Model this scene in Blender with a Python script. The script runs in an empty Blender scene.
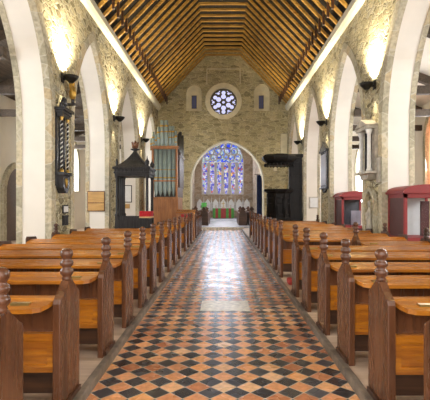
import bpy, bmesh, math, random
from mathutils import Vector, Matrix
random.seed(7)
PI = math.pi
S = bpy.context.scene
COL = S.collection

# ------------------------------------------------------------------ materials
def new_mat(name):
    m = bpy.data.materials.new(name); m.use_nodes = True
    nt = m.node_tree; b = nt.nodes['Principled BSDF']
    return m, nt, b

def N(nt, t, **kw):
    n = nt.nodes.new(t)
    for k, v in kw.items():
        setattr(n, k, v)
    return n

def ramp(nt, fac, stops, interp='LINEAR'):
    r = N(nt, 'ShaderNodeValToRGB'); cr = r.color_ramp; cr.interpolation = interp
    while len(cr.elements) < len(stops): cr.elements.new(0.5)
    for e, (p, c) in zip(cr.elements, stops):
        e.position = p; e.color = (*c, 1)
    nt.links.new(fac, r.inputs[0])
    return r.outputs[0]

def coords(nt, scale=(1, 1, 1), rot=(0, 0, 0), loc=(0, 0, 0)):
    tc = N(nt, 'ShaderNodeTexCoord'); mp = N(nt, 'ShaderNodeMapping')
    mp.inputs['Scale'].default_value = scale; mp.inputs['Rotation'].default_value = rot
    mp.inputs['Location'].default_value = loc
    nt.links.new(tc.outputs['Object'], mp.inputs[0])
    return mp.outputs[0]

def mix(nt, fac, a, b, mode='MIX'):
    m = N(nt, 'ShaderNodeMix', data_type='RGBA', blend_type=mode)
    for sock, v in ((0, fac), (6, a), (7, b)):
        if hasattr(v, 'links') or hasattr(v, 'is_linked'): nt.links.new(v, m.inputs[sock])
        else: m.inputs[sock].default_value = v if sock == 0 else (*v, 1)
    return m.outputs[2]

def bump(nt, b, h, strength=.5, dist=.02):
    bp = N(nt, 'ShaderNodeBump'); bp.inputs['Strength'].default_value = strength
    bp.inputs['Distance'].default_value = dist
    nt.links.new(h, bp.inputs['Height']); nt.links.new(bp.outputs[0], b.inputs['Normal'])

def plain(name, col, rough=.6, metal=0, var=.12, scale=8, spec=.5):
    m, nt, b = new_mat(name)
    no = N(nt, 'ShaderNodeTexNoise'); no.inputs['Scale'].default_value = scale; no.inputs['Detail'].default_value = 5
    nt.links.new(coords(nt), no.inputs['Vector'])
    lo = tuple(c * (1 - var * 1.6) for c in col); hi = tuple(min(1, c * (1 + var)) for c in col)
    nt.links.new(ramp(nt, no.outputs[0], [(.3, lo), (.7, hi)]), b.inputs['Base Color'])
    b.inputs['Roughness'].default_value = rough; b.inputs['Metallic'].default_value = metal
    b.inputs['Specular IOR Level'].default_value = spec
    return m

def wood(name, dark, light, axis='X', rough=.35, scale=1.0, spec=.5):
    m, nt, b = new_mat(name)
    sc = {'X': (1.2, 16, 16), 'Y': (16, 1.2, 16), 'Z': (16, 16, 1.2)}[axis]
    v = coords(nt, tuple(s * scale for s in sc))
    oi = N(nt, 'ShaderNodeObjectInfo')
    ad = N(nt, 'ShaderNodeVectorMath', operation='ADD')
    sc2 = N(nt, 'ShaderNodeVectorMath', operation='SCALE'); sc2.inputs[0].default_value = (37, 53, 71)
    nt.links.new(oi.outputs['Random'], sc2.inputs['Scale'])
    nt.links.new(v, ad.inputs[0]); nt.links.new(sc2.outputs[0], ad.inputs[1])
    no = N(nt, 'ShaderNodeTexNoise'); no.inputs['Scale'].default_value = 1; no.inputs['Detail'].default_value = 6
    no.inputs['Roughness'].default_value = .65; no.inputs['Distortion'].default_value = .8
    nt.links.new(ad.outputs[0], no.inputs['Vector'])
    c = ramp(nt, no.outputs[0], [(.28, dark), (.5, tuple((a + d) / 2 for a, d in zip(dark, light))), (.68, light)])
    n2 = N(nt, 'ShaderNodeTexNoise'); n2.inputs['Scale'].default_value = 2.2
    nt.links.new(coords(nt), n2.inputs['Vector'])
    c2 = mix(nt, .55, c, ramp(nt, n2.outputs[0], [(.3, (.55, .5, .5)), (.7, (1.15, 1.1, 1.05))]), 'MULTIPLY')
    nt.links.new(c2, b.inputs['Base Color'])
    nt.links.new(ramp(nt, no.outputs[0], [(.2, (rough * 1.4,) * 3), (.8, (rough * .8,) * 3)]), b.inputs['Roughness'])
    b.inputs['Specular IOR Level'].default_value = spec
    bump(nt, b, no.outputs[0], .25, .004)
    return m

def rubble(name, cell=(2.6, 2.6, 6.0), pal=None, mortar=(.55, .50, .38), mw=.06, bs=.7):
    """irregular coursed stones in wide lime joints"""
    m, nt, b = new_mat(name)
    v = coords(nt, cell)
    wn = N(nt, 'ShaderNodeTexNoise'); wn.inputs['Scale'].default_value = 1.1; wn.inputs['Detail'].default_value = 2
    nt.links.new(v, wn.inputs['Vector'])
    mv = N(nt, 'ShaderNodeMix', data_type='VECTOR'); mv.inputs[0].default_value = .28
    nt.links.new(v, mv.inputs[4]); nt.links.new(wn.outputs['Color'], mv.inputs[5])
    vo = N(nt, 'ShaderNodeTexVoronoi', feature='F1'); nt.links.new(mv.outputs[1], vo.inputs['Vector'])
    ve = N(nt, 'ShaderNodeTexVoronoi', feature='DISTANCE_TO_EDGE'); nt.links.new(mv.outputs[1], ve.inputs['Vector'])
    for q in (vo, ve): q.inputs['Scale'].default_value = 1.35
    sep = N(nt, 'ShaderNodeSeparateColor'); nt.links.new(vo.outputs['Color'], sep.inputs[0])
    stone = ramp(nt, sep.outputs[0], pal)
    fn = N(nt, 'ShaderNodeTexNoise'); fn.inputs['Scale'].default_value = 14; fn.inputs['Detail'].default_value = 6
    nt.links.new(coords(nt), fn.inputs['Vector'])
    stone = mix(nt, .7, stone, ramp(nt, fn.outputs[0], [(.3, (.55, .55, .52)), (.7, (1.2, 1.18, 1.12))]), 'MULTIPLY')
    mask = ramp(nt, ve.outputs['Distance'], [(mw * .35, (0, 0, 0)), (mw * 1.6, (1, 1, 1))])
    col = mix(nt, mask, mortar, stone)
    bn = N(nt, 'ShaderNodeTexNoise'); bn.inputs['Scale'].default_value = .55; bn.inputs['Detail'].default_value = 3
    nt.links.new(coords(nt), bn.inputs['Vector'])
    col = mix(nt, .6, col, ramp(nt, bn.outputs[0], [(.3, (.72, .72, .7)), (.7, (1.12, 1.1, 1.0))]), 'MULTIPLY')
    nt.links.new(col, b.inputs['Base Color']); b.inputs['Roughness'].default_value = .9
    b.inputs['Specular IOR Level'].default_value = .2
    hm = N(nt, 'ShaderNodeMath', operation='MULTIPLY_ADD'); nt.links.new(fn.outputs[0], hm.inputs[0])
    hm.inputs[1].default_value = .45; nt.links.new(mask, hm.inputs[2])
    bump(nt, b, hm.outputs[0], bs, .06)
    return m

def emis(name, col, st):
    m, nt, b = new_mat(name)
    b.inputs['Base Color'].default_value = (*col, 1)
    b.inputs['Emission Color'].default_value = (*col, 1); b.inputs['Emission Strength'].default_value = st
    return m

def stained(name, stops, st, scale=7.0):
    m, nt, b = new_mat(name)
    vo = N(nt, 'ShaderNodeTexVoronoi', feature='F1'); vo.inputs['Scale'].default_value = scale
    nt.links.new(coords(nt, (1, 1, .8)), vo.inputs['Vector'])
    sp = N(nt, 'ShaderNodeSeparateColor'); nt.links.new(vo.outputs['Color'], sp.inputs[0])
    c = ramp(nt, sp.outputs[0], stops, 'CONSTANT')
    ve = N(nt, 'ShaderNodeTexVoronoi', feature='DISTANCE_TO_EDGE'); ve.inputs['Scale'].default_value = scale
    nt.links.new(coords(nt, (1, 1, .8)), ve.inputs['Vector'])
    lead = ramp(nt, ve.outputs['Distance'], [(.01, (.05, .05, .06)), (.05, (1, 1, 1))])
    c = mix(nt, 1.0, c, lead, 'MULTIPLY')
    nt.links.new(c, b.inputs['Base Color']); nt.links.new(c, b.inputs['Emission Color'])
    b.inputs['Emission Strength'].default_value = st; b.inputs['Roughness'].default_value = .25
    return m

M = {}
NAVE_PAL = [(0, (.20, .165, .10)), (.25, (.36, .31, .195)), (.5, (.52, .45, .29)), (.75, (.63, .55, .37)), (1, (.42, .39, .31))]
EAST_PAL = [(0, (.30, .26, .155)), (.25, (.43, .375, .225)), (.5, (.54, .47, .285)), (.75, (.62, .54, .335)), (1, (.42, .37, .25))]
M['rubble'] = rubble('nave rubble masonry', (3.6, 3.6, 8.5), NAVE_PAL, (.70, .63, .45), .06, 1.0)
M['east'] = rubble('gable rubble masonry', (2.9, 2.9, 7.5), EAST_PAL, (.62, .55, .36), .045, .6)
M['dressed'] = rubble('dressed quoin stone', (1.7, 1.7, 2.6),
    [(0, (.40, .365, .28)), (.3, (.49, .445, .345)), (.55, (.53, .485, .385)), (.8, (.57, .50, .37)), (1, (.54, .43, .28))], (.56, .51, .41), .02, .25)
M['chancelstone'] = rubble('pinkish chancel stone', (2.0, 2.0, 4.0),
    [(0, (.36, .27, .20)), (.4, (.48, .36, .27)), (.7, (.55, .43, .33)), (1, (.45, .38, .32))], (.52, .44, .35), .04, .4)
M['plaster'] = plain('white lime plaster', (.76, .71, .63), .85, var=.035, scale=1.5, spec=.2)
M['cream'] = plain('cream plaster', (.60, .57, .45), .85, var=.06, scale=3, spec=.2)
M['niche'] = plain('pale niche plaster', (.74, .67, .47), .85, var=.10, scale=3, spec=.2)
M['pewpanel'] = wood('orange varnished pine', (.22, .055, .006), (.62, .235, .022), 'X', .25)
M['pewend'] = wood('brown varnished pew end', (.065, .023, .009), (.205, .082, .036), 'Z', .24)
M['pewdark'] = wood('dark pew timber', (.035, .014, .006), (.10, .04, .016), 'X', .4)
M['finial'] = wood('polished finial wood', (.06, .022, .010), (.19, .075, .036), 'Z', .2)
M['organwood'] = wood('orange organ oak', (.24, .09, .025), (.46, .20, .065), 'Z', .4)
M['blackoak'] = wood('black stained oak', (.006, .0055, .0055), (.016, .014, .013), 'Z', .5, 1.0, .22)
M['greyoak'] = wood('dark grey oak', (.010, .010, .011), (.042, .040, .042), 'Z', .5, 1.0, .25)
M['rafter'] = wood('golden roof timber', (.24, .115, .018), (.66, .39, .09), 'X', .30, .8)
M['boards'] = wood('shade-darkened roof boarding', (.006, .004, .002), (.020, .012, .005), 'Y', .7)  # near-black colour holds the shade between the rafters
M['aisleroof'] = wood('dark aisle roof timber', (.03, .02, .012), (.09, .06, .035), 'Y', .6)
M['floorboard'] = wood('scrubbed floor boards', (.48, .34, .23), (.78, .62, .48), 'X', .42, .6)
M['kerb'] = plain('worn grey kerb stone', (.20, .155, .115), .5, var=.3, scale=9)
M['slab'] = plain('pale memorial slab', (.80, .74, .62), .3, var=.25, scale=12)
M['iron'] = plain('black iron', (.02, .018, .016), .45, .6)
M['gilt'] = plain('gilding', (.55, .33, .07), .35, .7, var=.25)
M['red'] = plain('oxblood red paint', (.235, .012, .012), .5, var=.06)
M['redpanel'] = plain('dark red panel', (.065, .009, .008), .5, var=.15)
M['velvet'] = plain('crimson velvet', (.45, .008, .015), .8, var=.2, scale=20)
M['fringe'] = plain('gold fringe', (.62, .42, .20), .6, var=.2, scale=40)
M['caseback'] = plain('pale grey case lining', (.58, .60, .60), .6, var=.03)
M['caseblack'] = plain('dark case lining', (.05, .05, .06), .5, var=.15)
M['marble'] = plain('grey monument stone', (.46, .41, .33), .55, var=.22, scale=6)
M['whitemarble'] = plain('white marble', (.80, .79, .76), .4, var=.07, scale=6)
M['lilac'] = plain('lilac grey marble tablet', (.22, .205, .25), .4, var=.12, scale=5)
M['darkmarble'] = plain('black marble', (.03, .03, .035), .25, var=.3, scale=6)
M['pipe'] = plain('grey-green painted organ pipe', (.31, .385, .37), .4, .1, var=.08, scale=5)
M['pipedark'] = plain('dark organ pipe', (.06, .055, .045), .4, .3, var=.2)
M['paper'] = plain('white notice paper', (.72, .72, .70), .6, var=.05)
M['boardgold'] = wood('golden notice board', (.42, .22, .05), (.66, .40, .12), 'X', .4)
M['bluecloth'] = plain('navy curtain cloth', (.015, .03, .11), .8, var=.2)
M['greencloth'] = plain('green altar cloth', (.06, .26, .04), .7, var=.15)
M['altarred'] = plain('red altar orphrey', (.30, .035, .03), .7, var=.15)
M['linen'] = plain('white linen', (.82, .82, .80), .7, var=.03)
M['chancelfloor'] = plain('polished blue grey chancel tiles', (.60, .61, .68), .24, var=.12, scale=3)
M['brass'] = plain('brass', (.50, .36, .13), .3, .9)
M['carpet'] = plain('red hassock cloth', (.50, .05, .04), .8, var=.15)
M['lead'] = plain('dark tracery stone', (.10, .085, .05), .7, var=.2)
M['tracery'] = plain('pale tracery stone', (.62, .58, .55), .7, var=.12)
M['sky'] = emis('bright daylight window glass', (.86, .93, 1.0), 5.0)
M['slit'] = emis('blue grey slit glass', (.05, .055, .12), .15)
M['rose'] = emis('lavender rose window glass', (.60, .62, .92), .42)
M['lamp'] = emis('uplight lamp', (1.0, .90, .66), 14.0)
M['east_glass'] = stained('east window stained glass', [(0, (.05, .05, .42)), (.22, (.30, .30, .72)), (.38, (.48, .46, .64)), (.52, (.38, .34, .56)), (.62, (.07, .07, .45)),
    (.72, (.62, .58, .58)), (.82, (.42, .09, .09)), (.88, (.75, .40, .10)), (.93, (.22, .38, .40))], .36, 7.5)
M['blue_glass'] = stained('blue tracery glass', [(0, (.03, .06, .75)), (.25, (.12, .22, .70)), (.45, (.45, .50, .72)), (.7, (.55, .62, .70)), (.85, (.35, .50, .50))], .36, 6.5)
M['warm_glass'] = stained('red and amber stained glass', [(0, (.75, .18, .06)), (.3, (.95, .50, .25)), (.6, (1.0, .80, .62)), (.8, (.6, .12, .08))], 1.5, 6)

def glass_mat():
    m, nt, b = new_mat('clear case glass')
    b.inputs['Base Color'].default_value = (1, 1, 1, 1); b.inputs['Roughness'].default_value = .02
    b.inputs['Transmission Weight'].default_value = 1; b.inputs['IOR'].default_value = 1.1
    return m
M['glass'] = glass_mat()

def tile_mat():
    m, nt, b = new_mat('diagonal clay tile paving')
    s = .15; x0, y0 = -.10, 3.42
    r2 = math.sqrt(2)
    loc = (.5 - (x0 + y0) / r2 / s, .5 - (y0 - x0) / r2 / s, .5)
    v = coords(nt, (1 / s, 1 / s, 0), (0, 0, -PI / 4), loc)
    sx = N(nt, 'ShaderNodeSeparateXYZ'); nt.links.new(v, sx.inputs[0])
    def mth(op, a, bb=None, c=None):
        n = N(nt, 'ShaderNodeMath', operation=op)
        for i, q in enumerate((a, bb, c)):
            if q is None: continue
            if isinstance(q, (int, float)): n.inputs[i].default_value = q
            else: nt.links.new(q, n.inputs[i])
        return n.outputs[0]
    fu, fv = mth('FLOOR', sx.outputs[0]), mth('FLOOR', sx.outputs[1])
    par = mth('FLOORED_MODULO', mth('ADD', fu, fv), 2.0)
    cx = N(nt, 'ShaderNodeCombineXYZ'); nt.links.new(fu, cx.inputs[0]); nt.links.new(fv, cx.inputs[1])
    wn = N(nt, 'ShaderNodeTexWhiteNoise', noise_dimensions='2D'); nt.links.new(cx.outputs[0], wn.inputs['Vector'])
    red = ramp(nt, wn.outputs['Value'], [(0, (.46, .165, .075)), (.3, (.66, .275, .12)), (.55, (.80, .38, .18)), (.8, (.86, .38, .13)), (1, (.84, .54, .32))])
    blk = ramp(nt, wn.outputs['Value'], [(0, (.022, .024, .030)), (.6, (.045, .050, .062)), (1, (.085, .088, .10))])
    col = mix(nt, par, blk, red)
    no = N(nt, 'ShaderNodeTexNoise'); no.inputs['Scale'].default_value = 22; no.inputs['Detail'].default_value = 6
    nt.links.new(coords(nt), no.inputs['Vector'])
    col = mix(nt, .6, col, ramp(nt, no.outputs[0], [(.3, (.65, .65, .66)), (.7, (1.25, 1.22, 1.2))]), 'MULTIPLY')
    du = mth('ABSOLUTE', mth('SUBTRACT', mth('FRACT', sx.outputs[0]), .5))
    dv = mth('ABSOLUTE', mth('SUBTRACT', mth('FRACT', sx.outputs[1]), .5))
    ed = mth('MAXIMUM', du, dv)
    g = ramp(nt, ed, [(.468, (1, 1, 1)), (.488, (0, 0, 0))])
    col = mix(nt, g, (.52, .43, .33), col)
    nt.links.new(col, b.inputs['Base Color'])
    n2 = N(nt, 'ShaderNodeTexNoise'); n2.inputs['Scale'].default_value = 3.0
    nt.links.new(coords(nt), n2.inputs['Vector'])
    nt.links.new(ramp(nt, n2.outputs[0], [(.3, (.20,) * 3), (.7, (.34,) * 3)]), b.inputs['Roughness'])
    b.inputs['Specular IOR Level'].default_value = 1.0
    h = mth('ADD', g, mth('MULTIPLY', no.outputs[0], .35))
    bump(nt, b, h, .25, .006)
    return m
M['tiles'] = tile_mat()

# ------------------------------------------------------------------ mesh helpers
class MB:
    def __init__(s): s.bm = bmesh.new(); s.mi = 0
    def _set(s, faces):
        for f in faces: f.material_index = s.mi
    def box(s, x0, x1, y0, y1, z0, z1, bev=0, mat=None):
        x0, x1 = min(x0, x1), max(x0, x1)
        vs = [s.bm.verts.new((x, y, z)) for x in (x0, x1) for y in (y0, y1) for z in (z0, z1)]
        idx = [(0, 1, 3, 2), (4, 6, 7, 5), (0, 4, 5, 1), (2, 3, 7, 6), (0, 2, 6, 4), (1, 5, 7, 3)]
        fs = [s.bm.faces.new([vs[i] for i in q]) for q in idx]
        s._set(fs)
        if bev:
            es = list({e for f in fs for e in f.edges})
            r = bmesh.ops.bevel(s.bm, geom=es, offset=bev, segments=2, affect='EDGES', profile=.6)
            s._set(r['faces'])
        return s
    def prism(s, pts, a0, a1, axis='X', bev=0):
        """polygon in the plane normal to axis, extruded from a0 to a1.  X: pts=(y,z)  Y: pts=(x,z)  Z: pts=(x,y)"""
        def P(a, p):
            return {'X': (a, p[0], p[1]), 'Y': (p[0], a, p[1]), 'Z': (p[0], p[1], a)}[axis]
        A = [s.bm.verts.new(P(a0, p)) for p in pts]; B = [s.bm.verts.new(P(a1, p)) for p in pts]
        fs = [s.bm.faces.new(A), s.bm.faces.new(B[::-1])]
        n = len(pts)
        for i in range(n):
            fs.append(s.bm.faces.new((A[i], B[i], B[(i + 1) % n], A[(i + 1) % n])))
        s._set(fs)
        if bev:
            es = list(fs[0].edges) + list(fs[1].edges)
            r = bmesh.ops.bevel(s.bm, geom=es, offset=bev, segments=2, affect='EDGES', profile=.6); s._set(r['faces'])
        return s
    def strip(s, inner, outer, a0, a1, axis='X'):
        """solid band between two open polylines of equal length"""
        def P(a, p):
            return {'X': (a, p[0], p[1]), 'Y': (p[0], a, p[1]), 'Z': (p[0], p[1], a)}[axis]
        rows = [[s.bm.verts.new(P(a, p)) for p in pl] for a in (a0, a1) for pl in (inner, outer)]
        i0, o0, i1, o1 = rows; fs = []
        for k in range(len(inner) - 1):
            for a, b in ((i0, o0), (o0, o1), (o1, i1), (i1, i0)):
                fs.append(s.bm.faces.new((a[k], a[k + 1], b[k + 1], b[k])))
        fs.append(s.bm.faces.new((i0[0], o0[0], o1[0], i1[0]))); fs.append(s.bm.faces.new((i0[-1], i1[-1], o1[-1], o0[-1])))
        s._set(fs); return s
    def lathe(s, prof, c=(0, 0, 0), seg=16, axis='Z', rot=0, sx=1, sy=1):
        rings = []
        for r, z in prof:
            ring = []
            for k in range(seg):
                a = rot + 2 * PI * k / seg
                u, v = r * math.cos(a) * sx, r * math.sin(a) * sy
                p = {'Z': (u, v, z), 'Y': (u, z, v), 'X': (z, u, v)}[axis]
                ring.append(s.bm.verts.new((c[0] + p[0], c[1] + p[1], c[2] + p[2])))
            rings.append(ring)
        fs = []
        for a, b in zip(rings, rings[1:]):
            for k in range(seg):
                fs.append(s.bm.faces.new((a[k], a[(k + 1) % seg], b[(k + 1) % seg], b[k])))
        fs.append(s.bm.faces.new(rings[0][::-1])); fs.append(s.bm.faces.new(rings[-1]))
        s._set(fs)
        if seg > 8:
            for f in fs[:-2]: f.smooth = True
        return s
    def tube(s, p0, p1, r0, r1=None, seg=8):
        r1 = r0 if r1 is None else r1
        p0, p1 = Vector(p0), Vector(p1); d = (p1 - p0).normalized()
        u = d.orthogonal().normalized(); v = d.cross(u)
        A = [s.bm.verts.new(p0 + (u * math.cos(2 * PI * k / seg) + v * math.sin(2 * PI * k / seg)) * r0) for k in range(seg)]
        B = [s.bm.verts.new(p1 + (u * math.cos(2 * PI * k / seg) + v * math.sin(2 * PI * k / seg)) * r1) for k in range(seg)]
        fs = [s.bm.faces.new((A[k], A[(k + 1) % seg], B[(k + 1) % seg], B[k])) for k in range(seg)]
        for f in fs: f.smooth = True
        fs += [s.bm.faces.new(A[::-1]), s.bm.faces.new(B)]
        s._set(fs); return s
    def ball(s, c, r, sc=(1, 1, 1), seg=14):
        prof = [(max(1e-4, r * math.sin(PI * k / 8)), -r * math.cos(PI * k / 8) * sc[2]) for k in range(9)]
        return s.lathe(prof, c, seg, 'Z', 0, sc[0], sc[1])
    def ring(s, c, R, r, axis='Y', seg=28, ss=6):
        """torus lying in the plane normal to axis"""
        rows = []
        for k in range(seg):
            a = 2 * PI * k / seg; row = []
            for j in range(ss):
                b = 2 * PI * j / ss
                rr = R + r * math.cos(b); h = r * math.sin(b)
                p = {'Y': (rr * math.cos(a), h, rr * math.sin(a)), 'Z': (rr * math.cos(a), rr * math.sin(a), h)}[axis]
                row.append(s.bm.verts.new((c[0] + p[0], c[1] + p[1], c[2] + p[2])))
            rows.append(row)
        fs = []
        for k in range(seg):
            for j in range(ss):
                fs.append(s.bm.faces.new((rows[k][j], rows[(k + 1) % seg][j], rows[(k + 1) % seg][(j + 1) % ss], rows[k][(j + 1) % ss])))
        for f in fs: f.smooth = True
        s._set(fs); return s
    def helix(s, c, z0, z1, R, r, turns, seg=8, n=60, ph=0):
        prev = None
        for i in range(n + 1):
            t = i / n; a = ph + 2 * PI * turns * t
            p = Vector((c[0] + R * math.cos(a), c[1] + R * math.sin(a), z0 + (z1 - z0) * t))
            rad = Vector((math.cos(a), math.sin(a), 0))
            tan = Vector((-math.sin(a) * R * 2 * PI * turns, math.cos(a) * R * 2 * PI * turns, z1 - z0)).normalized()
            bi = tan.cross(rad)
            ring = [s.bm.verts.new(p + (rad * math.cos(2 * PI * k / seg) + bi * math.sin(2 * PI * k / seg)) * r) for k in range(seg)]
            if prev:
                fs = [s.bm.faces.new((prev[k], prev[(k + 1) % seg], ring[(k + 1) % seg], ring[k])) for k in range(seg)]
                for f in fs: f.smooth = True
                s._set(fs)
            else:
                s._set([s.bm.faces.new(ring[::-1])])
            prev = ring
        s._set([s.bm.faces.new(prev)])
        return s
    def build(s, name, mats, parent=None, loc=(0, 0, 0)):
        bmesh.ops.recalc_face_normals(s.bm, faces=s.bm.faces[:])
        me = bpy.data.meshes.new(name); s.bm.to_mesh(me); s.bm.free()
        for m in (mats if isinstance(mats, (list, tuple)) else [mats]): me.materials.append(m)
        o = bpy.data.objects.new(name, me); COL.objects.link(o); o.location = loc
        if parent: o.parent = parent
        return o

def tag(o, label, cat, group=None, kind=None):
    o['label'] = label; o['category'] = cat
    if group: o['group'] = group
    if kind: o['kind'] = kind
    return o
def thing(name, label, cat, loc=(0, 0, 0), rz=0, group=None):
    o = bpy.data.objects.new(name, None); COL.objects.link(o); o.location = loc; o.rotation_euler = (0, 0, rz)
    o.empty_display_size = .1
    return tag(o, label, cat, group)
def struct(mb, name, mats):
    o = mb.build(name, mats) if isinstance(mb, MB) else mb
    o['kind'] = 'structure'; return o
CH = {}
def kids(o): return [c for c in bpy.data.objects if c.parent == o]
def dup(root, loc, label, children, rz=None, group=None):
    r = root.copy(); COL.objects.link(r); r.location = loc; r['label'] = label
    if rz is not None: r.rotation_euler = (0, 0, rz)
    if group: r['group'] = group
    for ch, gs in children:
        c = ch.copy(); COL.objects.link(c); c.parent = r
        for g in gs:
            d = g.copy(); COL.objects.link(d); d.parent = c
    return r
def tree(o): return [(c, kids(c)) for c in kids(o)]

def arch(c, a, spring, rise, z0, n=14, off=0):
    """two-centred pointed arch outline, left foot over the apex to the right foot"""
    R = (a * a + rise * rise) / (2 * a)
    th = math.acos(max(-1, min(1, (R - a) / R)))
    pts = [(c - a - off, z0)]
    # left arc, centred at c-a+R
    Ro = R + off; cx = c - a + R
    tho = math.acos(max(-1, min(1, (R - a) / Ro)))
    for i in range(n + 1):
        t = tho * i / n
        pts.append((cx - Ro * math.cos(t), spring + Ro * math.sin(t)))
    cx2 = c + a - R
    for i in range(n - 1, -1, -1):
        t = tho * i / n
        pts.append((cx2 + Ro * math.cos(t), spring + Ro * math.sin(t)))
    pts.append((c + a + off, z0))
    return pts

def cut(obj, cutters):
    for k, c in enumerate(cutters):
        md = obj.modifiers.new('cut%d' % k, 'BOOLEAN'); md.operation = 'DIFFERENCE'; md.object = c
        md.solver = 'EXACT'
        try: md.material_mode = 'TRANSFER'
        except Exception: pass
    bpy.context.view_layer.update()
    dg = bpy.context.evaluated_depsgraph_get()
    me = bpy.data.meshes.new_from_object(obj.evaluated_get(dg))
    obj.modifiers.clear(); obj.data = me
    for c in cutters: bpy.data.objects.remove(c, do_unlink=True)
    return obj

# ------------------------------------------------------------------ key dimensions (metres)
W, T = 3.81, .76            # half width of the nave, thickness of the arcade walls
YE, TE = 25.2, .9           # face of the gable wall, its thickness
WT = 7.15                   # top of the arcade wall
XA = 8.3                    # outer aisle walls
Y0 = -3.0
ZP = .06                    # timber pew platform

# ------------------------------------------------------------------ floors
mb = MB(); mb.box(-1.05, 1.05, Y0, 24.5, -.12, 0)
struct(mb, 'floor', M['tiles'])
mb = MB()
mb.box(-XA - .4, -1.11, Y0, YE, -.12, ZP); mb.box(1.11, XA + .4, Y0, YE, -.12, ZP)
mb.box(-XA - .4, -W, YE, YE + 3, -.12, ZP); mb.box(W, XA + .4, YE, YE + 3, -.12, ZP)
struct(mb, 'floor_boards', M['floorboard'])
for sx, nm in ((-1, 'trim_1'), (1, 'trim_2')):
    mb = MB(); mb.box(sx * 1.05, sx * 1.11, Y0, 24.5, -.1, ZP + .015, .01)
    struct(mb, nm, M['kerb'])
mb = MB(); mb.box(-1.15, 1.15, 24.5, YE, -.1, .15)
mb.box(-1.74, 2.27, YE, YE + TE, -.1, .15); mb.box(-2.7, 2.7, YE + TE, 38.2, -.1, .15); mb.box(-2.7, 2.7, 34.2, 38.2, .15, .26)
struct(mb, 'floor_chancel', M['chancelfloor'])
mb = MB(); mb.box(-1.2, 1.2, 24.38, 24.5, -.1, .16, .015)
struct(mb, 'trim_3', M['slab'])
# worn inset slab in the tile paving
mb = MB(); mb.box(-.35, .35, -.31, .31, -.01, .004)
tag(mb.build('floor_slab', M['slab'], loc=(.03, 6.33, 0)), 'pale worn memorial slab set into the tiled aisle floor', 'slab')

# ------------------------------------------------------------------ arcade walls
PIERS = {-1: [0.5, 5.35, 10.25, 15.05, 20.1], 1: [1.1, 6.05, 11.0, 16.0, 21.0]}
PH = .72
def openings(sx):
    p = PIERS[sx]; o = [(a + PH, b - PH) for a, b in zip(p, p[1:])]
    o.insert(0, (Y0 + .2, p[0] - PH)); o.append((p[-1] + PH, YE - .35)); return o
SPR, APX = 3.35, 6.3
tn = 4
for sx, nm in ((-1, 'wall_left'), (1, 'wall_right')):
    mb = MB(); mb.box(sx * W, sx * (W + T), Y0, YE + .2, -.05, WT)
    wall = mb.build(nm, [M['rubble'], M['plaster']]); wall['kind'] = 'structure'
    cs = []
    for k, (a, b) in enumerate(openings(sx)):
        c, h = (a + b) / 2, (b - a) / 2
        apx = APX if h > 1.55 else SPR + h * 1.75
        m2 = MB(); m2.prism(arch(c, h, SPR, apx - SPR, -.3), sx * (W - .3), sx * (W + T + .3), 'X')
        cs.append(m2.build('cutter', [M['plaster']]))
    cut(wall, cs)
    for k, (a, b) in enumerate(openings(sx)):
        c, h = (a + b) / 2, (b - a) / 2
        apx = APX if h > 1.55 else SPR + h * 1.75
        i = arch(c, h, SPR, apx - SPR, 0, off=-.012); o = arch(c, h, SPR, apx - SPR, 0, off=.24)
        m2 = MB(); m2.strip(i, o, sx * (W - .015), sx * (W + .13))
        m2.strip(i, o, sx * (W + T - .12), sx * (W + T + .01))
        struct(m2, 'trim_%d' % tn, M['dressed']); tn += 1
    # wall plate / cornice
    m2 = MB(); m2.prism([(sx * (W + .02), 6.92), (sx * (W - .10), 6.98), (sx * (W - .16), 7.06), (sx * (W - .16), 7.26), (sx * (W + .3), 7.26), (sx * (W + .3), 6.92)], Y0, YE, 'Y')
    struct(m2, 'trim_%d' % tn, M['cream']); tn += 1

# ------------------------------------------------------------------ gable (east) wall
mb = MB(); mb.box(-W - T, W + T, YE, YE + TE, -.05, 11.4)
east = mb.build('wall_far', [M['east'], M['dressed'], M['niche']]); east['kind'] = 'structure'
CX, CA, CS, CR = .25, 2.12, 2.66, 2.50
cs = []
m2 = MB(); m2.prism(arch(CX, CA, CS, CR, -.3, 20), YE - .3, YE + TE + .3, 'Y'); cs.append(m2.build('cutter', [M['dressed']]))
RX, RZ, RR = .03, 7.5, .80
m2 = MB(); m2.lathe([(RR, YE - .3), (RR, YE + TE + .3)], (RX, 0, RZ), 40, 'Y'); cs.append(m2.build('cutter', [M['lead']]))
NICHES = [(-1.71, .46), (2.27, .46)]
for nx, nh in NICHES:
    pts = [(nx - nh, 6.93)] + [(nx - nh * math.cos(PI * i / 16), 8.0 + nh * 1.12 * math.sin(PI * i / 16)) for i in range(17)] + [(nx + nh, 6.93)]
    m2 = MB(); m2.prism(pts, YE - .3, YE + .28, 'Y'); cs.append(m2.build('cutter', [M['niche']]))
    m2 = MB(); m2.box(nx - .15, nx + .15, YE + .1, YE + TE + .2, 7.12, 7.92); cs.append(m2.build('cutter', [M['niche']]))
cut(east, cs)
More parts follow.
